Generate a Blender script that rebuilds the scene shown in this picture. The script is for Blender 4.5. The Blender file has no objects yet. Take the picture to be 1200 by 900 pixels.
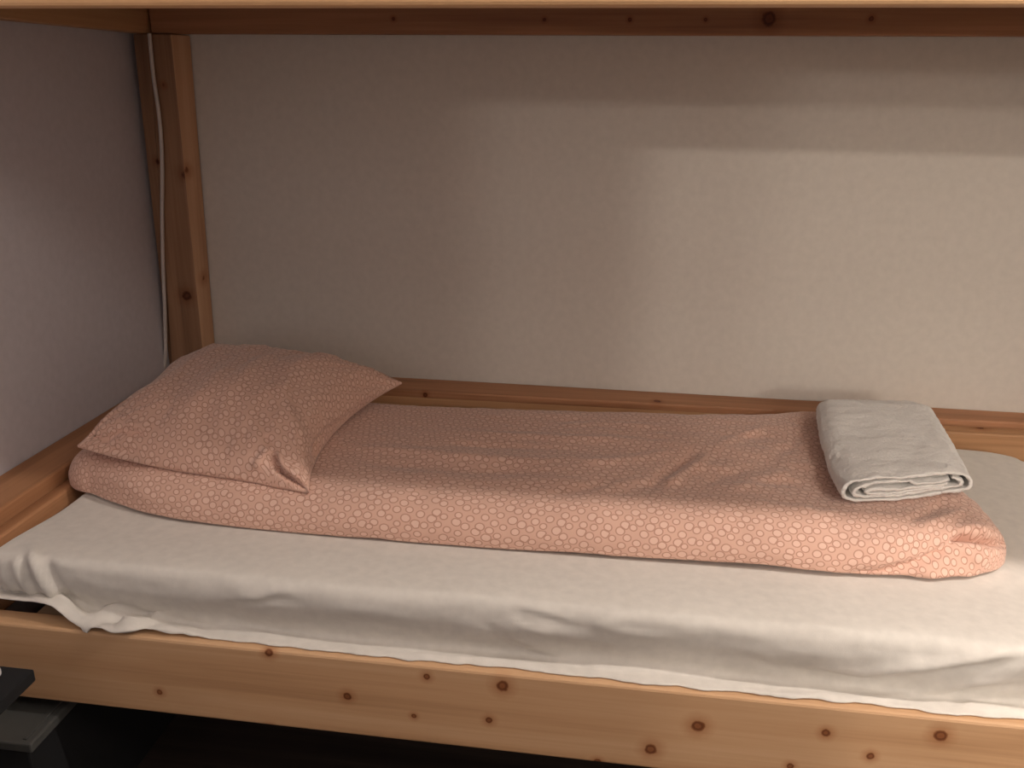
import bpy, math
from mathutils import Vector, Matrix, noise
C = bpy.context.scene.collection
PI = math.pi

# ------------------------------------------------------------------ camera
CAM = Vector((1.10231, -1.90382, 1.24184))
YAW, PITCH, ROLL, FPX = -0.13906, 0.33746, 0.0103, 1009.4
def cam_axes():
    f = Vector((math.sin(YAW)*math.cos(PITCH), math.cos(YAW)*math.cos(PITCH), -math.sin(PITCH)))
    r = Vector((math.cos(YAW), -math.sin(YAW), 0)); u = r.cross(f)
    return r*math.cos(ROLL)+u*math.sin(ROLL), -r*math.sin(ROLL)+u*math.cos(ROLL), f
CR, CU, CF = cam_axes()
def proj(P):
    d = P-CAM; z = d.dot(CF)
    return 600+FPX*d.dot(CR)/z, 450-FPX*d.dot(CU)/z
def at(u, v, ax, val):
    """point of the place seen at pixel u,v on the plane coord[ax]=val"""
    d = CF*FPX+CR*(u-600)-CU*(v-450)
    return CAM+d*((val-CAM[ax])/d[ax])
cam = bpy.data.cameras.new('camera'); co = bpy.data.objects.new('camera', cam); C.objects.link(co)
M4 = Matrix((CR, CU, -CF)).transposed().to_4x4(); M4.translation = CAM
co.matrix_world = M4
cam.sensor_width = 36; cam.lens = 36*FPX/1200; cam.clip_start = .02
bpy.context.scene.camera = co

# ------------------------------------------------------------------ helpers
def mesh(name, verts, faces, mat=None, parent=None, smooth=True, uvs=None):
    m = bpy.data.meshes.new(name); m.from_pydata([tuple(v) for v in verts], [], faces); m.update()
    if smooth: m.polygons.foreach_set('use_smooth', [True]*len(m.polygons))
    if uvs:
        l = m.uv_layers.new(name='UVMap')
        for lp in m.loops: l.data[lp.index].uv = uvs[lp.vertex_index]
    o = bpy.data.objects.new(name, m); C.objects.link(o)
    if mat: m.materials.append(mat)
    if parent: put(o, parent)
    return o
def put(o, parent):
    o.parent = parent
    root = parent
    off = Vector(parent.location)
    while root.parent: root = root.parent; off += root.location
    o.location = -off          # meshes are written in room coordinates
def tag(o, label=None, cat=None, group=None, kind=None):
    if label: o['label'] = label
    if cat: o['category'] = cat
    if group: o['group'] = group
    if kind: o['kind'] = kind
    return o
def empty(name, loc, label, cat, group=None):
    o = bpy.data.objects.new(name, None); o.location = loc; o.empty_display_size = .1; C.objects.link(o)
    return tag(o, label, cat, group)
def bevel(o, w, seg=2):
    b = o.modifiers.new('bevel', 'BEVEL'); b.width = w; b.segments = seg; b.limit_method = 'ANGLE'
    return o
HEXF = [(0,3,2,1),(4,5,6,7),(0,1,5,4),(1,2,6,5),(2,3,7,6),(3,0,4,7)]
def hexa(name, bot, top, mat, parent=None, bev=.003):
    """bot / top: four (x, y, z) corners counter-clockwise seen from above"""
    o = mesh(name, list(bot)+list(top), HEXF, mat, parent, smooth=False)
    if bev: bevel(o, bev)
    return o
def box(name, x0, x1, y0, y1, z0, z1, mat, parent=None, bev=.003):
    q = [(x0,y0),(x1,y0),(x1,y1),(x0,y1)]
    return hexa(name, [(a,b,z0) for a,b in q], [(a,b,z1) for a,b in q], mat, parent, bev)
def fb(x, y, z=0., o=4):
    return noise.fractal(Vector((x, y, z)), 1.0, 2.0, o)
def sm(a, b, x):
    t = max(0., min(1., (x-a)/(b-a))); return t*t*(3-2*t)
def spline(pts, t):
    """Catmull-Rom through (t, a, b...) tuples"""
    n = len(pts)
    if t <= pts[0][0]: return pts[0][1:]
    if t >= pts[-1][0]: return pts[-1][1:]
    for i in range(n-1):
        if pts[i+1][0] >= t: break
    p1, p2 = pts[i], pts[i+1]; p0 = pts[max(i-1,0)]; p3 = pts[min(i+2,n-1)]
    h = p2[0]-p1[0]; u = (t-p1[0])/h; r = []
    for k in range(1, len(p1)):
        m1 = (p2[k]-p0[k])/max(p2[0]-p0[0],1e-9)*h; m2 = (p3[k]-p1[k])/max(p3[0]-p1[0],1e-9)*h
        u2, u3 = u*u, u*u*u
        r.append((2*u3-3*u2+1)*p1[k]+(u3-2*u2+u)*m1+(-2*u3+3*u2)*p2[k]+(u3-u2)*m2)
    return r
def grid_faces(nu, nv, off=0, flip=False):
    f = []
    for i in range(nu-1):
        for j in range(nv-1):
            q = (off+i*nv+j, off+(i+1)*nv+j, off+(i+1)*nv+j+1, off+i*nv+j+1)
            f.append(q[::-1] if flip else q)
    return f
def normals(verts, faces):
    N = [Vector((0,0,0)) for _ in verts]
    for f in faces:
        a, b, c, d = (verts[k] for k in f)
        n = (c-a).cross(d-b)
        for k in f: N[k] += n
    return [n.normalized() if n.length > 1e-12 else Vector((0,0,1)) for n in N]
def crease(verts, faces, strokes, zmin=-9):
    """folds in a cloth: each stroke is a run of points as seen from the bed's side, its width and its height;
    asym > 0 makes the lower side of the fold steeper"""
    N = normals(verts, faces)
    P = [proj(v) for v in verts]
    D = [0.]*len(verts)
    for st in strokes:
        pts, w, amp = st[0], st[1], st[2]
        asym = st[3] if len(st) > 3 else 0
        x0 = min(p[0] for p in pts)-3*w; x1 = max(p[0] for p in pts)+3*w
        y0 = min(p[1] for p in pts)-3*w; y1 = max(p[1] for p in pts)+3*w
        L = [0]
        for k in range(len(pts)-1): L.append(L[-1]+math.hypot(pts[k+1][0]-pts[k][0], pts[k+1][1]-pts[k][1]))
        for i, (u, v) in enumerate(P):
            if not (x0 < u < x1 and y0 < v < y1): continue
            if verts[i].z < zmin or N[i].dot(CAM-verts[i]) < 0: continue
            best = 1e9; bt = 0; bs = 1
            for k in range(len(pts)-1):
                ax, ay = pts[k]; bx, by = pts[k+1]; dx, dy = bx-ax, by-ay; l2 = dx*dx+dy*dy
                t = max(0, min(1, ((u-ax)*dx+(v-ay)*dy)/l2)); ex, ey = u-ax-t*dx, v-ay-t*dy; d = math.hypot(ex, ey)
                if d < best: best = d; bt = (L[k]+t*math.sqrt(l2))/L[-1]; bs = 1 if dx*ey-dy*ex > 0 else -1
            ww = w*(1-asym*bs*.7)
            if best < 3*ww: D[i] += amp*math.exp(-(best/ww)**2)*min(1, 4*bt+.15, 4*(1-bt)+.15)
    for i, d in enumerate(D):
        if d: verts[i] = verts[i]+N[i]*d

# ------------------------------------------------------------------ materials
def newmat(name):
    m = bpy.data.materials.new(name); m.use_nodes = True
    nt = m.node_tree; return m, nt, nt.nodes['Principled BSDF'], nt.nodes, nt.links
def ramp(nd, stops):
    r = nd.new('ShaderNodeValToRGB'); e = r.color_ramp.elements
    e[0].position, e[0].color = stops[0][0], (*stops[0][1], 1)
    e[1].position, e[1].color = stops[-1][0], (*stops[-1][1], 1)
    for p, c in stops[1:-1]:
        k = e.new(p); k.color = (*c, 1)
    return r
def math_node(nd, lk, op, a, b=None, c=None):
    n = nd.new('ShaderNodeMath'); n.operation = op
    for i, v in enumerate((a, b, c)):
        if v is None: continue
        if isinstance(v, (int, float)): n.inputs[i].default_value = v
        else: lk.new(v, n.inputs[i])
    return n.outputs[0]
def add_bump(nd, lk, bs, height, strength, dist, prev=None):
    b = nd.new('ShaderNodeBump'); b.inputs['Strength'].default_value = strength; b.inputs['Distance'].default_value = dist
    lk.new(height, b.inputs['Height'])
    if prev: lk.new(prev, b.inputs['Normal'])
    lk.new(b.outputs[0], bs.inputs['Normal']); return b.outputs[0]

def pine(name, axis, base=((.38,.17,.065),(.52,.26,.11),(.60,.32,.15)), knots=(), seed=0., rough=.55):
    m, nt, bs, nd, lk = newmat(name)
    tc = nd.new('ShaderNodeTexCoord'); mp = nd.new('ShaderNodeMapping')
    sc = [22., 22., 22.]; sc[axis] = .9
    mp.inputs['Scale'].default_value = sc; mp.inputs['Location'].default_value = (seed, seed*1.7, seed*.6)
    lk.new(tc.outputs['Object'], mp.inputs[0])
    n1 = nd.new('ShaderNodeTexNoise'); n1.inputs['Scale'].default_value = 1.0; n1.inputs['Detail'].default_value = 5; n1.inputs['Distortion'].default_value = .6
    lk.new(mp.outputs[0], n1.inputs['Vector'])
    mp2 = nd.new('ShaderNodeMapping'); s2 = [160., 160., 160.]; s2[axis] = 3.
    mp2.inputs['Scale'].default_value = s2; lk.new(tc.outputs['Object'], mp2.inputs[0])
    n2 = nd.new('ShaderNodeTexNoise'); n2.inputs['Scale'].default_value = 1.0; n2.inputs['Detail'].default_value = 3
    lk.new(mp2.outputs[0], n2.inputs['Vector'])
    mixv = math_node(nd, lk, 'ADD', math_node(nd, lk, 'MULTIPLY', n1.outputs['Fac'], .75), math_node(nd, lk, 'MULTIPLY', n2.outputs['Fac'], .25))
    base = [tuple(c*.94+.06*(b[0]*.55+b[1]*.35+b[2]*.1)*1.08 for c in b) for b in base]
    r = ramp(nd, [(.34, base[0]), (.5, base[1]), (.66, base[2])]); lk.new(mixv, r.inputs[0])
    col = r.outputs[0]
    if knots:
        wob = nd.new('ShaderNodeTexNoise'); wob.inputs['Scale'].default_value = 90
        lk.new(tc.outputs['Object'], wob.inputs['Vector'])
        cur = None
        for (k, rad) in knots:
            vd = nd.new('ShaderNodeVectorMath'); vd.operation = 'DISTANCE'
            lk.new(tc.outputs['Object'], vd.inputs[0]); vd.inputs[1].default_value = k
            q = math_node(nd, lk, 'MULTIPLY', vd.outputs['Value'], 1./rad)
            cur = q if cur is None else math_node(nd, lk, 'MINIMUM', cur, q)
        cur = math_node(nd, lk, 'ADD', cur, math_node(nd, lk, 'MULTIPLY', math_node(nd, lk, 'SUBTRACT', wob.outputs['Fac'], .5), .7))
        kr = ramp(nd, [(0., (.42,.26,.18)), (.14, (.45,.28,.2)), (.22, (.22,.11,.07)), (.29, (.35,.2,.13)), (.38, (.80,.68,.60)), (.7, (.93,.88,.85)), (1., (1,1,1))])
        lk.new(math_node(nd, lk, 'MULTIPLY', cur, .33), kr.inputs[0])
        mx = nd.new('ShaderNodeMix'); mx.data_type = 'RGBA'; mx.blend_type = 'MULTIPLY'; mx.inputs[0].default_value = 1
        lk.new(col, mx.inputs[6]); lk.new(kr.outputs[0], mx.inputs[7]); col = mx.outputs[2]
    lk.new(col, bs.inputs['Base Color'])
    bs.inputs['Roughness'].default_value = rough; bs.inputs['Specular IOR Level'].default_value = .3
    add_bump(nd, lk, bs, n2.outputs['Fac'], .25, .001)
    return m

def circles_cloth(name, size=.0158):
    """pink cotton printed with closely set rings"""
    m, nt, bs, nd, lk = newmat(name)
    tc = nd.new('ShaderNodeTexCoord'); mp = nd.new('ShaderNodeMapping')
    s = 1./size; mp.inputs['Scale'].default_value = (s, s, s); mp.inputs['Rotation'].default_value = (0, 0, .5); lk.new(tc.outputs['UV'], mp.inputs[0])
    vo = nd.new('ShaderNodeTexVoronoi'); vo.voronoi_dimensions = '2D'; vo.inputs['Scale'].default_value = 1; vo.inputs['Randomness'].default_value = .38
    lk.new(mp.outputs[0], vo.inputs['Vector'])
    sp = nd.new('ShaderNodeSeparateColor'); lk.new(vo.outputs['Color'], sp.inputs[0])
    ve = nd.new('ShaderNodeTexVoronoi'); ve.voronoi_dimensions = '2D'; ve.feature = 'DISTANCE_TO_EDGE'; ve.inputs['Scale'].default_value = 1; ve.inputs['Randomness'].default_value = .38
    lk.new(mp.outputs[0], ve.inputs['Vector'])
    rad = math_node(nd, lk, 'ADD', math_node(nd, lk, 'MULTIPLY', sp.outputs[0], .15), .305)
    q = math_node(nd, lk, 'SUBTRACT', vo.outputs['Distance'], rad)      # <0 inside
    q = math_node(nd, lk, 'SMOOTH_MAX', q, math_node(nd, lk, 'SUBTRACT', .035, ve.outputs['Distance']), .06)
    base = (.70,.44,.34); disc = (.77,.52,.415); ring = (.49,.265,.195)
    r = ramp(nd, [(0., disc), (.43, disc), (.465, ring), (.525, ring), (.56, base), (1., base)])
    lk.new(math_node(nd, lk, 'ADD', math_node(nd, lk, 'MULTIPLY', q, .9), .5), r.inputs[0])
    lk.new(r.outputs[0], bs.inputs['Base Color'])
    bs.inputs['Roughness'].default_value = .85; bs.inputs['Sheen Weight'].default_value = .25; bs.inputs['Sheen Roughness'].default_value = .5
    bs.inputs['Specular IOR Level'].default_value = .15
    n = nd.new('ShaderNodeTexNoise'); n.inputs['Scale'].default_value = 55; n.inputs['Detail'].default_value = 4; lk.new(tc.outputs['Object'], n.inputs['Vector'])
    add_bump(nd, lk, bs, n.outputs['Fac'], .35, .0025)
    return m

def cloth(name, col, scale=70, bump=.3, dist=.002, weave=True, sheen=.2, streak=None):
    m, nt, bs, nd, lk = newmat(name)
    tc = nd.new('ShaderNodeTexCoord')
    n = nd.new('ShaderNodeTexNoise'); n.inputs['Scale'].default_value = scale; n.inputs['Detail'].default_value = 4
    mp = nd.new('ShaderNodeMapping'); lk.new(tc.outputs['Object'], mp.inputs[0]); lk.new(mp.outputs[0], n.inputs['Vector'])
    if streak: mp.inputs['Scale'].default_value = streak
    r = ramp(nd, [(.3, tuple(c*.94 for c in col)), (.7, tuple(min(1, c*1.04) for c in col))]); lk.new(n.outputs['Fac'], r.inputs[0])
    lk.new(r.outputs[0], bs.inputs['Base Color']); bs.inputs['Roughness'].default_value = .9
    bs.inputs['Specular IOR Level'].default_value = .12; bs.inputs['Sheen Weight'].default_value = sheen
    p = add_bump(nd, lk, bs, n.outputs['Fac'], bump, dist)
    if weave:
        n3 = nd.new('ShaderNodeTexNoise'); n3.inputs['Scale'].default_value = 900; lk.new(tc.outputs['Object'], n3.inputs['Vector'])
        add_bump(nd, lk, bs, n3.outputs['Fac'], .25, .0006, p)
    return m
def plain(name, col, rough=.6, metal=0., bump=0, bscale=40):
    m, nt, bs, nd, lk = newmat(name)
    tc = nd.new('ShaderNodeTexCoord'); n = nd.new('ShaderNodeTexNoise'); n.inputs['Scale'].default_value = bscale; n.inputs['Detail'].default_value = 5
    lk.new(tc.outputs['Object'], n.inputs['Vector'])
    r = ramp(nd, [(.3, tuple(c*.96 for c in col)), (.7, tuple(min(1, c*1.03) for c in col))]); lk.new(n.outputs['Fac'], r.inputs[0])
    lk.new(r.outputs[0], bs.inputs['Base Color']); bs.inputs['Roughness'].default_value = rough; bs.inputs['Metallic'].default_value = metal
    if bump: add_bump(nd, lk, bs, n.outputs['Fac'], bump, .003)
    return m
def knot(u, v, ax, val, px):
    p = at(u, v, ax, val); return (tuple(p), px*(p-CAM).dot(CF)/FPX)

YF = -.9          # outer face of the near rails
front_knots = [knot(u, v, 1, YF, r) for u, v, r in ((315,765,5),(187,811,3.5),(317,853,4),(407,816,5),(500,793,4),(589,804,7),(485,839,3),
    (573,844,4.2),(763,878,7),(818,851,7.5),(968,859,5),(1102,862,7.5),(1020,886,4.5),(926,898,4),(700,893,4))]
wood_front = pine('pine_front', 0, base=((.47,.25,.11),(.60,.34,.165),(.66,.40,.21)), knots=front_knots, seed=3.1)
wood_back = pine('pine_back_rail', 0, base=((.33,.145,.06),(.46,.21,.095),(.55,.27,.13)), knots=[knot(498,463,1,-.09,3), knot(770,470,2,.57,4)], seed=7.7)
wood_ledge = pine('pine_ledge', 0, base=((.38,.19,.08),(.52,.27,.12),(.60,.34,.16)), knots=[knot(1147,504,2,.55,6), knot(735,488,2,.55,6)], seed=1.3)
wood_side = pine('pine_side', 1, base=((.36,.16,.065),(.47,.22,.095),(.55,.27,.12)), seed=4.4)
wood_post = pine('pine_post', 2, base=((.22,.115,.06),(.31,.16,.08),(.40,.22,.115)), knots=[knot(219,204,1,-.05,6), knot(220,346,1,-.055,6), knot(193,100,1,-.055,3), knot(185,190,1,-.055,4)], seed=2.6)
wood_post_lit = pine('pine_post_lit_side', 2, base=((.48,.26,.14),(.60,.34,.18),(.68,.41,.23)), knots=[knot(243,326,1,-.03,5), knot(222,200,1,-.055,5)], seed=12.6)  # lit copy of the post wood, light on its right side put into the colour
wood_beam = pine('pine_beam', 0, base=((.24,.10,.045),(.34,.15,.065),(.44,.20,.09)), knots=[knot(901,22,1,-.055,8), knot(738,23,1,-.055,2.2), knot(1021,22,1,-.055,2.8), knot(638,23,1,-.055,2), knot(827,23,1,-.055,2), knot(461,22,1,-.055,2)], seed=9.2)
wood_rail_top = pine('pine_upper_rail', 0, base=((.55,.29,.12),(.68,.38,.17),(.74,.44,.21)), seed=5.5)
ply = pine('plywood', 0, base=((.40,.26,.15),(.46,.30,.18),(.5,.34,.2)), seed=8.1)
wall_paint = plain('wall_paint', (.66,.605,.535), .75, bump=.04, bscale=60)
left_paint = plain('left_wall_paint', (.62,.58,.60), .75, bump=.04, bscale=60)
room_paint = plain('room_paint', (.26,.23,.22), .8)
ceil_paint = plain('ceiling_paint', (.5,.48,.46), .9)
floor_mat = pine('floor_boards', 0, base=((.035,.025,.02),(.05,.035,.028),(.07,.05,.04)), seed=6.)
duvet_mat = circles_cloth('pink_ring_cotton')
sheet_mat = cloth('sheet_cotton', (.72,.68,.62), 60, .12, .002, streak=(1,1,1))
towel_mat = cloth('terry', (.80,.77,.72), 240, .6, .003, sheen=.5)
mattress_mat = cloth('mattress_ticking', (.16,.14,.14), 80)
black = plain('black_laminate', (.005,.005,.006), .9)
grey_lid = plain('grey_lid', (.065,.065,.06), .8)
white_plastic = plain('white_plastic', (.7,.7,.7), .4)
cable_mat = plain('cable_sheath', (.62,.55,.50), .5)

# ------------------------------------------------------------------ room shell
X0, X1, Y0, Y1, ZC = 0., 4.2, -4.6, 0., 2.45
def quad(name, pts, mat):
    return tag(mesh(name, pts, [(0,1,2,3)], mat, smooth=False), kind='structure')
def slab(name, x0, x1, y0, y1, z0, z1, mat):
    return tag(box(name, x0, x1, y0, y1, z0, z1, mat, bev=0), kind='structure')
slab('wall_back', X0-.1, X1+.1, Y1, Y1+.1, 0, ZC, wall_paint)
slab('wall_left', X0-.1, X0, Y0, Y1, 0, ZC, left_paint)
slab('wall_right', X1, X1+.1, Y0, Y1, 0, ZC, room_paint)
slab('wall_front', X0-.1, X1+.1, Y0-.1, Y0, 0, ZC, wall_paint)
slab('floor', X0-.1, X1+.1, Y0-.1, Y1+.1, -.1, 0, floor_mat)
slab('light_blocker', X0, 2.0, -2.7, -2.6, 0, ZC, room_paint)  # unseen wall with an opening, added to cut the lamp light
slab('light_blocker', 3.0, X1, -2.7, -2.6, 0, ZC, room_paint)
slab('light_blocker', 2.0, 3.0, -2.7, -2.6, 2.1, ZC, room_paint)
slab('ceiling', X0-.1, X1+.1, Y0-.1, Y1+.1, ZC, ZC+.1, ceil_paint)

# ------------------------------------------------------------------ bunk bed frame
bed = empty('bunk_bed', (1.05, -.45, 0), 'pine bunk bed frame built into the room corner around the mattress', 'bunk bed')
ZF, ZB = .45, .57
box('front_rail', .003, 2.14, YF, YF+.036, ZF-.137, ZF, wood_front, bed, .004)
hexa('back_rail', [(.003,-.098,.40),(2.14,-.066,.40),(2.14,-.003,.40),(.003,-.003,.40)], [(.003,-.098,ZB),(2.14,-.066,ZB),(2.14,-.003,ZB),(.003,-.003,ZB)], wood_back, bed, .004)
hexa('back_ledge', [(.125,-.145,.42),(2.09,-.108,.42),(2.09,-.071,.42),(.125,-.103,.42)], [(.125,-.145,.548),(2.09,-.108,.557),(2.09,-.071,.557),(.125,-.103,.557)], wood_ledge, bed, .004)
box('end_rail', .003, .092, -.862, -.104, .40, ZB-.001, wood_side, bed, .004)
box('end_ledge', .096, .122, -.862, -.15, .42, .545, wood_side, bed, .004)
box('end_rail', 2.10, 2.14, -.862, -.07, .36, ZB-.05, wood_side, bed, .004)
for k in range(12):
    x = .2+k*.158
    box('slat', x, x+.08, -.863, -.155, .425, .443, ply, bed, .002)
# corner post against the back wall, cut from two boards
H = 1.3314
def post_hexa(name, b, t, mat): return hexa(name, b, t, mat, bed, .003)
def P(u, v, y): p = at(u, v, 1, y); return p
def xat(u, v, y): return at(u, v, 1, y).x
yp = -.06
def xl(u0, v0, u1, v1, y, z):
    a, b = at(u0, v0, 1, y), at(u1, v1, 1, y); return a.x+(b.x-a.x)*(z-a.z)/(b.z-a.z)
zb, zt = ZB-.001, H-.0008
xr = lambda z: xl(200,40, 237,405, yp, z); xs = lambda z: xl(172,40, 190,300, yp, z)
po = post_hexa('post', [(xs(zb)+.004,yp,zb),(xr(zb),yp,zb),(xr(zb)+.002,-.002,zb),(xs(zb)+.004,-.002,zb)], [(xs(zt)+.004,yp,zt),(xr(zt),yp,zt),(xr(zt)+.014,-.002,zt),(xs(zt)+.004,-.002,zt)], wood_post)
po.data.materials.append(wood_post_lit); po.data.polygons[3].material_index = 1  # right face takes the lighter, painted-in lit tone
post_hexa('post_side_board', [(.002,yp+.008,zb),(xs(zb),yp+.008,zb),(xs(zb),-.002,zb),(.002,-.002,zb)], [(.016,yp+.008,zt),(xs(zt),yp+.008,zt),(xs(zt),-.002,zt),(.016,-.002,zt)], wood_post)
box('post', .003, .09, -.9, -.866, 0, .31, wood_post, bed); box('post', 2.05, 2.14, -.9, -.866, 0, .31, wood_post, bed)
box('post', .003, .09, -.09, -.003, 0, .398, wood_post, bed); box('post', 2.05, 2.14, -.066, -.003, 0, .398, wood_post, bed)
box('post', 2.145, 2.235, -.9, -.84, 0, 1.75, wood_post, bed); box('post', 2.145, 2.235, -.09, -.003, 0, 1.75, wood_post, bed)
# upper bunk
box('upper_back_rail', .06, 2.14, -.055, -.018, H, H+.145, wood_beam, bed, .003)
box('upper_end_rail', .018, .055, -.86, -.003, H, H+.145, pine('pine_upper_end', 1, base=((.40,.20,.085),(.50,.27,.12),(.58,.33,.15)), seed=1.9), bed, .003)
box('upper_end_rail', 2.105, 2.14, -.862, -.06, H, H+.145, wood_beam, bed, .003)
box('upper_front_rail', .003, 2.14, YF, YF+.036, 1.3195, 1.47, wood_rail_top, bed, .004)
for k in range(13):
    x = .09+k*.158
    box('upper_slat', x, x+.085, -.862, -.057, H+.085, H+.105, ply, bed, .002)
box('upper_light_block', .06, 2.10, -.860, -.058, H+.107, H+.119, ply, bed, 0)  # unseen board, added to block light where an upper mattress would

# ------------------------------------------------------------------ draped slabs (sheet, duvet)
def spaced(n, L0, inner, dense):
    pass
def drape(inner, D, prof, La, Lb, na, nb, nd, ztop):
    """cloth over a padded block: inner(s,t)->xy of its flat top, prof(d)->(out, drop) past the edge.
    returns verts, faces, uvs; grid has na x nb cells on top plus nd rings round it"""
    A = [-(nd-i)/nd*D for i in range(nd)]+[La*i/na for i in range(na+1)]+[La+D*(i+1)/nd for i in range(nd)]
    B = [-(nd-i)/nd*D for i in range(nd)]+[Lb*i/nb for i in range(nb+1)]+[Lb+D*(i+1)/nd for i in range(nd)]
    V, UV, info = [], [], []
    for a in A:
        for b in B:
            qa = a if a < 0 else (a-La if a > La else 0); qb = b if b < 0 else (b-Lb if b > Lb else 0)
            s, t = min(1, max(0, a/La)), min(1, max(0, b/Lb))
            x, y = inner(s, t); d = max(abs(qa), abs(qb)); z = ztop(s, t) if callable(ztop) else ztop
            if d > 0:
                l = math.hypot(qa, qb); o, dz = prof(d, s, t, qa/l, qb/l)
                x += qa/l*o; y += qb/l*o; z += dz
            V.append(Vector((x, y, z))); UV.append((a, b)); info.append((s, t, d))
    return V, grid_faces(len(A), len(B)), UV, info, len(A), len(B)

# mattress
mat_root = mesh('mattress', [], [], None)
bpy.data.objects.remove(mat_root)
MX0, MX1, MY0, MY1, MT = .165, 1.935, -.857, -.175, .54
def rounded_block(name, x0, x1, y0, y1, z0, z1, r, mat, seg=6):
    V, F = [], []
    cs = [(x1-r,y1-r,0),(x0+r,y1-r,PI/2),(x0+r,y0+r,PI),(x1-r,y0+r,1.5*PI)]
    ring = [(cx+r*math.cos(a0+PI/2*k/seg), cy+r*math.sin(a0+PI/2*k/seg)) for cx, cy, a0 in cs for k in range(seg+1)]
    n = len(ring)
    for z in (z0, z1): V += [(x, y, z) for x, y in ring]
    for i in range(n): F.append((i, (i+1) % n, n+(i+1) % n, n+i))
    F += [tuple(range(n))[::-1], tuple(range(n, 2*n))]
    o = mesh(name, V, F, mat, smooth=False); bevel(o, min(.015, (z1-z0)*.3), 3); return o
m_ = rounded_block('mattress', MX0, MX1-.03, MY0+.026, MY1-.03, .4445, MT-.02, .05, mattress_mat)
tag(m_, 'thin dark mattress showing under the lifted corner of the white sheet', 'mattress')

# fitted sheet
P_side = [(0,0,0),(.012,.0105,-.0015),(.024,.0175,-.009),(.036,.0195,-.020),(.05,.0195,-.034),(.064,.015,-.048),(.078,.009,-.062),(.090,.004,-.0745),(.099,.004,-.083),(.108,.012,-.0865),(.120,.024,-.0872),(.134,.0365,-.0875)]
def sheet_prof(d, s, t, nx, ny):
    o, z = spline(P_side, d)
    x = s*1.77
    if ny < -.3: z -= .013*sm(.0, .1, d)
    if ny < -.3:      # long front side: it bellies out and the hem spills on the rail
        w = sm(.06, .134, d)
        o += w*(.006*fb(x*7, 3.3)+.004*fb(x*22, 8.1))-.004*w
        o += .006*math.sin(PI*min(1, d/.1))*fb(x*3.5, d*14, 2.)
    else:
        w = sm(.085, .134, d); o -= w*.02; z = z*(1-.0*w)
        if ny < .3 or True: z += 0
    lift = sm(.155, .085, x)*sm(.05, .134, d)*(1 if ny < .2 else 0)
    z += lift*.034
    if ny < -.3: o += .017*math.exp(-((x-.19)/.07)**2)*sm(.09,.134,d)*(1+.22*math.sin(x*95+d*40)); z += .010*math.exp(-((x-.19)/.07)**2)*sm(.07,.10,d)*sm(.134,.118,d)*(1+math.sin(x*80+d*120+1.))
    return o, z
def sheet_inner(s, t):
    return MX0+(MX1-MX0)*s-.03*sm(.8,1,t)**2*sm(.97,1,s), MY0+(MY1-MY0)*t-.035*sm(.93,1,s)**2*t**2
def sheet_z(s, t):
    x, y = sheet_inner(s, t)
    return MT+.013*sm(.26, 0, t)+.0015*fb(x*3, y*3, 1.)-.004*sm(.9, 1., s)
V, F, UV, info, nA, nB = drape(sheet_inner, .134, sheet_prof, 1.77, .67, 300, 90, 26, sheet_z)
for k, v in enumerate(V):
    d = info[k][2]
    a = .0022*sm(.0, .03, d)+.0006
    n = fb(v.x*14, v.y*14+v.z*6, v.z*25, 3)
    V[k] = v+Vector((0, -1, .4))*a*n
sheet_folds = [
    ([(36,633),(39,655),(52,682),(72,703),(98,722)], 6, .011),
    ([(52,650),(64,680),(88,706),(112,722)], 5, -.006),
    ([(18,648),(22,672),(38,692),(58,705)], 6, .008),
    ([(27,650),(34,676),(50,695)], 3.5, -.005),
    ([(4,655),(6,675),(20,692)], 5, .006),
    ([(92,722),(125,738),(165,741),(205,744)], 5, .008),
    ([(98,735),(112,743),(140,744),(170,738)], 5, .012),
    ([(120,728),(150,727),(190,737),(240,746)], 4, .007),
    ([(110,716),(160,718),(210,727),(260,742),(320,757),(400,768)], 3, -.005, .5),
    ([(150,710),(220,722),(300,742),(380,757)], 6, .004),
    ([(265,700),(300,700),(330,693),(352,683)], 5, .0035),
    ([(262,706),(300,707),(335,700)], 4, -.003),
    ([(60,655),(72,660),(86,664)], 4, .003),
    ([(575,742),(610,762),(650,778),(700,790),(780,799),(860,803),(950,812)], 4, -.008, .5),
    ([(570,732),(610,750),(650,766),(700,779),(770,789)], 6, .004),
    ([(600,708),(640,717),(680,729)], 3, .0025), ([(600,714),(640,724),(690,738)], 3, -.002),
    ([(590,722),(620,737),(650,745)], 4, .003), ([(560,728),(600,745),(640,756)], 3.5, -.003),
    ([(620,735),(680,748),(740,757)], 3.5, .002), ([(680,728),(740,742),(800,750)], 5, .0025),
    ([(1200,760),(1150,770),(1080,781),(1010,788),(955,785)], 6, .007),
    ([(1200,774),(1150,783),(1080,793),(1010,797),(930,788)], 5, -.007),
    ([(1200,792),(1150,799),(1090,808),(1040,815)], 5, .005), ([(1200,803),(1150,809),(1100,815)], 4, -.004),
    ([(940,728),(958,734),(985,740)], 3, .002), ([(860,765),(900,780),(960,791),(1000,797)], 5, -.0035),
    ([(1040,818),(1110,820),(1200,822)], 3.5, -.004), ([(400,755),(440,757),(480,762),(560,768)], 3, -.004),
    ([(440,762),(500,768),(600,776),(680,787)], 3, .004), ([(1120,822),(1160,830),(1200,836)], 4, .005),
    ([(830,803),(900,812),(1000,818),(1100,820)], 4, .003),
    ([(1090,512),(1120,510),(1150,509)], 2, .003), ([(1120,516),(1160,512),(1182,514)], 2, .003),
]
crease(V, F, sheet_folds)
for v in V:
    if v.y > -.9015 and v.z < ZF+.0032: v.z = ZF+.0032
    elif v.y <= -.9015 and v.z < ZF+.008: v.z = ZF+.0032+(v.y+.9015)*1.1; v.y = -.9035+(v.y+.9015)*.25
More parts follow.
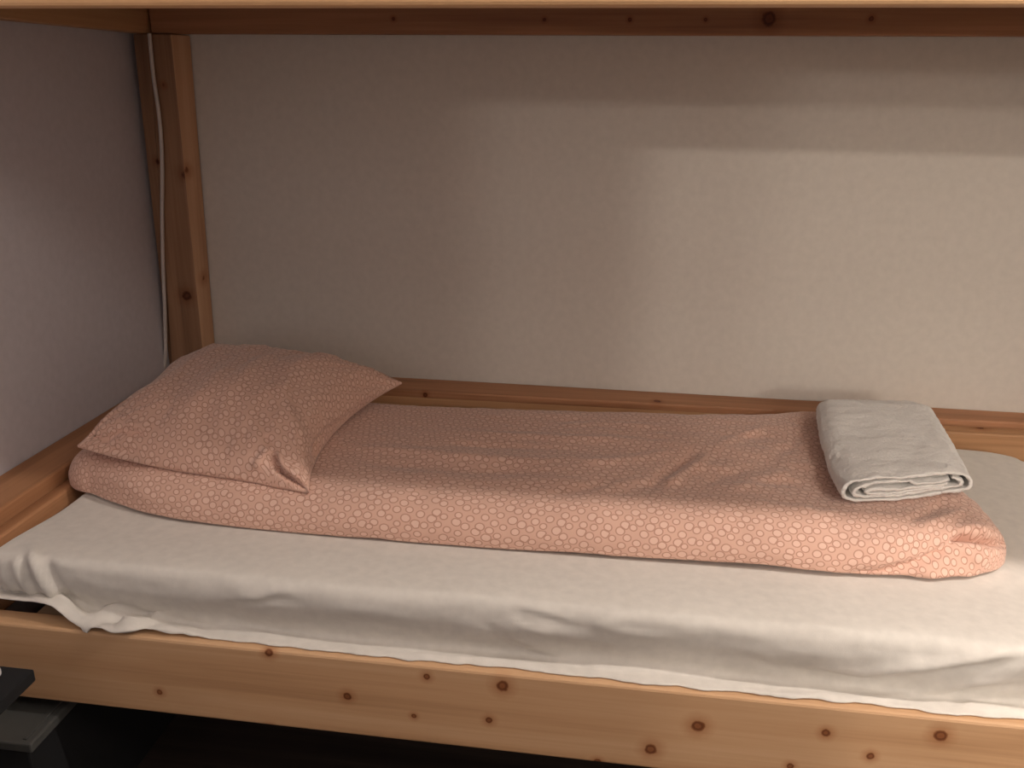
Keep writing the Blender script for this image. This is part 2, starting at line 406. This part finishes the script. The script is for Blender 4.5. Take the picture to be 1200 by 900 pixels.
sh = mesh('fitted_sheet', V, F, sheet_mat, uvs=UV)
so = sh.modifiers.new('thickness', 'SOLIDIFY'); so.thickness = .0016; so.offset = -1
tag(sh, 'rumpled off-white sheet over the mattress, its hem spilling on the front rail', 'sheet')

# duvet
DT = .612
F_in = [(0,.176,-.572),(.1,.31,-.625),(.2,.46,-.643),(.35,.68,-.648),(.55,1.0,-.644),(.75,1.30,-.640),(.88,1.49,-.638),(1,1.632,-.603)]
B_in = [(0,.18,-.33),(.3,.62,-.315),(.5,.88,-.300),(.75,1.25,-.275),(.9,1.43,-.235),(1,1.50,-.215)]
def duvet_inner(s, t):
    fx, fy = spline(F_in, s); bx, by = spline(B_in, s)
    l = fx+(bx-fx)*t, fy+(by-fy)*t
    return l[0]+.035*sm(.8,1,s)*math.sin(PI*t), l[1]
P_duv = [(0,0,0),(.02,.0195,-.0015),(.04,.038,-.006),(.06,.055,-.015),(.08,.067,-.029),(.10,.0745,-.045),(.115,.0755,-.057),(.13,.0735,-.0655),(.15,.05,-.068)]
def duvet_prof(d, s, t, nx, ny):
    o, z = spline(P_duv, d); x = s*1.42
    k = math.sin(PI*min(1, d/.13))
    o += k*(.005*fb(x*5, 1.2+t*4)); 
    if ny < -.3: z += -.006*sm(0,.05,d)*sm(.12,.06,d)*fb(x*4, 7.)*1.2
    if nx > .3: z *= 1.0; o += .004*k*fb(t*9, 5.)
    return o, z
def duvet_z(s, t):
    x, y = duvet_inner(s, t)
    return DT+.005*fb(x*3.2, y*5, 4., 3)+.004*fb(x*6, y*16, 9., 3)*sm(.25,.5,s)-.010*sm(.9,.1,t)*0
V, F, UV, info, nA, nB = drape(duvet_inner, .15, duvet_prof, 1.42, .34, 300, 76, 34, duvet_z)
for k, v in enumerate(V):
    d = info[k][2]
    if d < .13: V[k] = v+Vector((0, -.5, 1))*.0012*fb(v.x*30, v.y*30, v.z*30, 3)
duvet_folds = [
    ([(400,523),(460,528),(540,535),(620,540),(720,541)], 4.5, .006, .4), ([(410,537),(480,545),(560,551),(650,552)], 6, -.005),
    ([(520,506),(600,511),(680,514),(760,516)], 3.5, .005), ([(640,500),(700,497),(780,500)], 3, .004),
    ([(500,519),(600,524),(700,527)], 3, -.003),
    ([(620,549),(680,545),(740,537),(800,528)], 4, .004),
    ([(760,572),(775,556),(795,545),(812,532)], 6, -.007), ([(775,575),(797,558),(818,545),(832,530)], 6, .007),
    ([(700,575),(735,566),(770,562)], 5, .004), ([(640,580),(700,569),(760,580)], 5, -.003),
    ([(820,570),(845,556),(880,548)], 6, -.005), ([(850,575),(890,563),(930,552)], 7, .004),
    ([(840,520),(870,510),(900,500)], 4, .004), ([(900,540),(930,520),(945,500)], 6, -.004),
    ([(930,590),(960,604),(985,600)], 5, .003), ([(1060,612),(1085,600),(1110,590)], 5, -.004), ([(1078,618),(1108,606),(1135,598)], 5, .004),
    ([(960,645),(1000,640),(1050,632),(1080,625)], 8, .003),
    # folded end: pocket and the lobe below it
    ([(1114,632),(1130,630),(1150,633),(1180,639)], 4.5, -.026, .2),
    ([(1118,623),(1140,619),(1160,622)], 6, .006),
    ([(1122,632),(1104,643),(1082,654),(1058,662),(1034,667)], 4.5, -.011, .6),
    ([(1126,645),(1142,652),(1162,652)], 6, .007),
    ([(990,674),(1030,672),(1052,668)], 6, -.006),
    ([(1075,674),(1110,677),(1145,671)], 7, .007),
    ([(1066,670),(1100,670),(1140,664),(1160,655)], 10, .008),
    ([(90,545),(120,560),(170,570)], 7, .003), ([(120,575),(160,590),(220,600)], 6, -.003),
]
crease(V, F, duvet_folds)
for v in V: v.z = max(v.z, .5455)
duvet_V, duvet_F = [v.copy() for v in V], F
from mathutils.bvhtree import BVHTree
duvet_tree = BVHTree.FromPolygons(duvet_V, duvet_F)
def duvet_h(x, y):
    h = duvet_tree.ray_cast(Vector((x, y, 1)), Vector((0,0,-1)))[0]
    return h.z if h else -1
dv = mesh('duvet', V, F, duvet_mat, uvs=UV)
so = dv.modifiers.new('thickness', 'SOLIDIFY'); so.thickness = .003; so.offset = -1
tag(dv, 'pink duvet printed with small rings, folded lengthwise on the white sheet', 'duvet')

# pillow
def pillow():
    c = [at(91,523,2,.628), at(362,577,2,.606), at(471,449,2,.64), Vector((.125,-.165,.635))]
    cen = sum(c, Vector())/4
    n = 110
    top, bot, UVt = [], [], []
    def base(S, T):
        s, t = (S+1)/2, (T+1)/2
        p = c[0]*(1-s)*(1-t)+c[1]*s*(1-t)+c[2]*s*t+c[3]*(1-s)*t
        k1 = (1-S*S); k2 = (1-T*T)
        # the seam is drawn in between the corners
        p = p+Vector((-(1 if S > 0 else -1)*abs(S)**3*k2*(.048 if S > 0 else .028), -(1 if T > 0 else -1)*abs(T)**3*k1*(.018 if T < 0 else .03), 0))
        if T < 0: p.y -= .020*k1*abs(T)**2*(1-.3*S)
        p.z += .006*k1*abs(T)**2*(1 if T > 0 else -1.0)
        return p
    Ht = .108
    for i in range(n+1):
        S = math.sin((-1+2*i/n)*PI/2*.92)/math.sin(PI/2*.92)
        for j in range(n+1):
            T = math.sin((-1+2*j/n)*PI/2*.92)/math.sin(PI/2*.92)
            p = base(S, T)
            fS = (1-abs(S)**2.5); fT = (1-abs(T)**2.3)
            f = (max(fS,0)**.50)*(max(fT,0)**.50)
            h = Ht*f*(1+.07*S)*(1-.05*T)
            w = min(1, f*3)
            h += w*(.005*fb(S*1.6+3, T*1.6, 2.)+.009*fb(S*5, T*1.5, 6.)*(1-.3*abs(S)))
            rad = .004*fb(math.atan2(T+1, S-1)*6, 1.) * math.exp(-((S-1)**2+(T+1)**2)/.5)
            rad += .004*fb(math.atan2(T-1, S-1)*6, 4.) * math.exp(-((S-1)**2+(T-1)**2)/.5)
            rad += .004*fb(math.atan2(T+1, S+1)*6, 9.) * math.exp(-((S+1)**2+(T+1)**2)/.5)
            h += rad*min(1, f*4)*2
            top.append(p+Vector((0, 0, max(h, 0)+.002)))
            bot.append(p-Vector((0, 0, .002+.012*f)))
            UVt.append((0, 0))
    F = grid_faces(n+1, n+1)
    folds = [
        ([(100,511),(122,514),(140,503),(172,508)], 5, -.012, 0), ([(92,524),(115,527),(143,536),(178,547),(210,556)], 4, .008),
        ([(130,505),(150,497),(176,506),(188,522)], 4, .004), ([(110,522),(140,526),(170,536)], 5, -.006),
        ([(318,524),(319,536),(327,552),(342,563),(360,575)], 3.6, -.020, .5),
        ([(318,524),(307,538),(298,549)], 5, .010), ([(322,527),(331,545),(345,558),(362,572)], 5, .010, -.3),
        ([(312,508),(318,524)], 6, -.006),
        ([(368,540),(371,520),(380,505),(398,492)], 4, -.008), ([(378,548),(384,528),(392,512)], 5, .006),
        ([(330,470),(345,490),(352,515)], 9, .003), ([(250,455),(300,450),(370,460)], 12, .003), ([(240,470),(250,500),(262,530)], 8, -.0025),
        ([(200,480),(215,510),(230,540)], 8, .003), ([(410,450),(435,452),(462,450)], 6, -.004), ([(452,462),(425,484),(402,497),(388,515),(378,540)], 3.5, -.007), ([(440,455),(410,475),(385,495),(370,520)], 6, .006), ([(395,470),(425,462),(455,455)], 6, .004),
        ([(290,480),(300,505),(306,525)], 7, .003), ([(340,440),(350,480),(362,510)], 8, -.003),
        ([(190,545),(240,555),(290,563)], 6, .003), ([(150,470),(190,465),(230,475)], 9, .003),
    ]
    crease(top, F, folds)
    for i in range(len(bot)):
        h = max(duvet_h(bot[i].x, bot[i].y), .546)
        bot[i].z = max(bot[i].z, h+.002)
        top[i].z = max(top[i].z, bot[i].z+.003, h+.005)
    m = n+1; h0 = n//2
    for j in range(m):
        acc = 0
        UVt[h0*m+j] = [.6, 0]
        for i in range(h0+1, m): acc += (top[i*m+j]-top[(i-1)*m+j]).length; UVt[i*m+j] = [.6+acc, 0]
        acc = 0
        for i in range(h0-1, -1, -1): acc += (top[i*m+j]-top[(i+1)*m+j]).length; UVt[i*m+j] = [.6-acc, 0]
    for i in range(m):
        acc = 0; UVt[i*m+h0][1] = .9
        for j in range(h0+1, m): acc += (top[i*m+j]-top[i*m+j-1]).length; UVt[i*m+j][1] = .9+acc
        acc = 0
        for j in range(h0-1, -1, -1): acc += (top[i*m+j]-top[i*m+j+1]).length; UVt[i*m+j][1] = .9-acc
    V = top+bot; UV = UVt+[(u, v+1.3) for u, v in UVt]
    F2 = F+grid_faces(n+1, n+1, len(top), True)
    m = n+1
    ring = [i*m for i in range(m)]+[n*m+j for j in range(1, m)]+[i*m+n for i in range(n-1, -1, -1)]+[j for j in range(n-1, 0, -1)]
    o = len(top)
    for k in range(len(ring)):
        a, b = ring[k], ring[(k+1) % len(ring)]; F2.append((a, a+o, b+o, b))
    ob = mesh('pillow', V, F2, duvet_mat, uvs=UV)
    return tag(ob, 'plump pillow in a pink ring-print case, lying on the left end of the pink duvet', 'pillow')
pillow()

# towel: a strip rolled flat, drawn from its folds seen at the near end
def towel():
    W, Hh = .205, .064
    cl = [(.166,.0405),(.140,.0385),(.118,.036),(.108,.040),(.098,.0455),(.060,.0440),(.034,.0400),(.0205,.0300),(.0225,.0190),(.034,.0145),(.060,.0135),(.10,.0140),
          (.150,.0165),(.178,.0215),(.186,.030),(.182,.0395),(.170,.046)]
    outer = [(.158,.0065),(.186,.0105),(.1995,.0225),(.2015,.037),(.194,.0495),(.176,.0575),(.13,.0590),(.07,.0580),(.028,.0555),(.0095,.046),(.0035,.030),(.0065,.014),(.020,.0050),(.06,.0035),(.12,.0040),(.160,.0066)]
    inner = [(.165,.0275),(.11,.0270),(.062,.0290),(.044,.0295),(.0385,.0260),(.044,.0215),(.062,.0205),(.11,.0205),(.16,.0225)]
    c00, c10 = at(984,588,2,.617), at(1138,577,2,.617)          # near end, left and right
    b00 = at(957,505,2,.617); b00 = at(956,460,2,.655); b10 = at(1090,461,2,.655)
    V, F, UV = [], [], []
    NL = 170
    def strip(pts, th):
        dense = []
        pp = [(i,)+p for i, p in enumerate(pts)]
        K = (len(pts)-1)*8
        for i in range(K+1): dense.append(spline(pp, i/8))
        L, R = [], []
        for i, p in enumerate(dense):
            a = dense[max(i-1,0)]; b = dense[min(i+1,len(dense)-1)]; dx, dz = b[0]-a[0], b[1]-a[1]; l = math.hypot(dx, dz) or 1
            L.append((p[0]-dz/l*th/2, p[1]+dx/l*th/2)); R.append((p[0]+dz/l*th/2, p[1]-dx/l*th/2))
        mid0 = ((L[0][0]+R[0][0])/2-0, (L[0][1]+R[0][1])/2)
        loop = L+R[::-1]; n = len(loop); o0 = len(V)
        for k in range(NL+1):
            t = k/NL
            for (x, z) in loop:
                s = x/W
                e = min(t, 1-t)
                hf = z/Hh
                # the far end closes in a soft round, the near end shows its cut layers
                rt = sm(0, .16, 1-t)
                pz = z*(1-.30*(1-rt)*(1 if hf > .5 else .4))
                yy = t+.012*fb(z*60+x*20, 3.)*(1 if t < .05 else 0)
                sx = .5+(s-.5)*(1-.11*(1-rt)**2)-.045*math.sin(PI*min(1, t*1.05))*(1-s)
                p = (c00*(1-sx)+c10*sx)*(1-yy)+(b00*(1-sx)+b10*sx)*yy
                bul = .003*fb(s*3, t*3, hf*2)+.0012*fb(s*14, t*16, hf*3)
                hh = max(duvet_h(p.x, p.y), .606)+.0035
                q_ = Vector((p.x+bul*.5, p.y, hh+pz*.70+bul*min(1, z/.02)))
                V.append(q_+noise.noise_vector(q_*330)*.0010+noise.noise_vector(q_*90)*.0006)
                UV.append((x, t*.35))
        for k in range(NL):
            for i in range(n):
                a, b = o0+k*n+i, o0+k*n+(i+1) % n; F.append((a, b, b+n, a+n))
        h = len(L)
        for base_, rev in ((o0, False), (o0+NL*n, True)):
            for i in range(h-1):
                q = (base_+i, base_+n-1-i, base_+n-2-i, base_+i+1); F.append(q[::-1] if rev else q)
    strip(outer, .0062); strip(cl, .0058); strip(inner, .0056)
    o = mesh('towel', V, F, towel_mat, uvs=UV)
    return tag(o, 'pale grey terry towel folded flat on the right end of pink duvet', 'towel')
towel()

# white cable hanging down the post
def tube(name, pts, r, mat, parent=None, seg=10):
    pp = [(i,)+tuple(p) for i, p in enumerate(pts)]; path = [Vector(spline(pp, i/8)) for i in range((len(pts)-1)*8+1)]
    V, F = [], []
    for i, p in enumerate(path):
        t = (path[min(i+1,len(path)-1)]-path[max(i-1,0)]).normalized(); a = t.cross(Vector((0,1,0))).normalized(); b = t.cross(a)
        for k in range(seg): V.append(p+a*math.cos(2*PI*k/seg)*r+b*math.sin(2*PI*k/seg)*r)
    for i in range(len(path)-1):
        for k in range(seg): F.append((i*seg+k, i*seg+(k+1) % seg, (i+1)*seg+(k+1) % seg, (i+1)*seg+k))
    F += [tuple(range(seg))[::-1], tuple(range((len(path)-1)*seg, len(path)*seg))]
    return mesh(name, V, F, mat, parent)
cpts = [at(u, v, 1, -.068) for u, v in ((175,39),(176.5,55),(180,90),(187,140),(190,190),(190,250),(191,310),(193,360),(194,410),(192,432),(188,450))]
tag(tube('power_cable', cpts, .0042, cable_mat), 'thin white cable hanging down the corner post behind the pillow', 'cable')

# ------------------------------------------------------------------ things beside the bed
tb = empty('side_table', (.15, -1.3, 0), 'black side table with a thin top, its corner standing in front of the bed rail', 'side table')
box('tabletop', .02, .346, -1.50, -1.049, .482, .5, black, tb, .002)
box('side_panel', .02, .04, -1.48, -1.07, .02, .482, black, tb, .002)
box('foot', .02, .30, -1.48, -1.07, 0, .02, black, tb, .002)
wp = rounded_block('phone_charger', .21, .3145, -1.125, -1.062, .5005, .512, .01, white_plastic)
tag(wp, 'small white charger lying on the black side table', 'charger')
bx_ = empty('storage_box', (.16, -.7, 0), 'dark storage box with a flat grey lid pushed under the lower bunk', 'box')
box('body', .1, .222, -.952, -.50, 0, .262, black, bx_, .004)
box('lid', .094, .234, -.960, -.49, .263, .28, grey_lid, bx_, .003)
box('lid_rim', .216, .222, -.952, -.50, .2803, .283, grey_lid, bx_, 0)

# ------------------------------------------------------------------ light
def lamp(name, loc, w, col, r):
    l = bpy.data.lights.new(name, 'POINT'); l.energy = w; l.color = col; l.shadow_soft_size = r
    o = bpy.data.objects.new(name, l); o.location = loc; C.objects.link(o); return o
lamp('ceiling_bulb', (2.3, -1.134, 2.0), 38, (1., .90, .82), .022)
lamp('fill_lamp', (2.35, -2.2, 2.2), 17, (1., .90, .80), .22)  # added soft fill for the tops of pillow and duvet
lamp('hall_bulb', (2.338, -3.6, 1.948), 40, (1., .91, .82), .03)
lamp('hall_bulb', (2.77, -4.2, 1.76), 29, (1., .91, .82), .05)
lamp('hall_bulb', (2.336, -4.0, 1.507), 22, (1., .91, .82), .05)
wf = mesh('fill_frame', [], [])  # unseen frame, added round the fill light behind the camera
wf.data.from_pydata([(x, y, z) for y in (-2.6, -2.57) for x, z in ((.2,.95),(1.3,.95),(1.3,2.0),(.2,2.0),(.25,1.0),(1.25,1.0),(1.25,1.95),(.25,1.95))], [],
    [(8,9,13,12),(9,10,14,13),(10,11,15,14),(11,8,12,15),(4,5,13,12),(5,6,14,13),(6,7,15,14),(7,4,12,15),(0,1,9,8),(1,2,10,9),(2,3,11,10),(3,0,8,11)])
wf.data.materials.append(white_plastic); tag(wf, kind='structure')
al = bpy.data.lights.new('fill_area', 'AREA'); al.shape = 'RECTANGLE'; al.size = 1.0; al.size_y = .95; al.energy = 2.0; al.color = (1., .94, .98)  # added area fill for the left side, no known source
ao = bpy.data.objects.new('fill_area', al); ao.location = (.75, -2.585, 1.475); ao.rotation_euler = (PI/2, 0, 0); C.objects.link(ao)
w = bpy.data.worlds.new('world'); bpy.context.scene.world = w; w.use_nodes = True
w.node_tree.nodes['Background'].inputs[0].default_value = (.5, .5, .6, 1); w.node_tree.nodes['Background'].inputs[1].default_value = .02
vs = bpy.context.scene.view_settings
vs.view_transform = 'Standard'; vs.look = 'None'; vs.gamma = 1; vs.exposure = .75; vs.use_curve_mapping = False
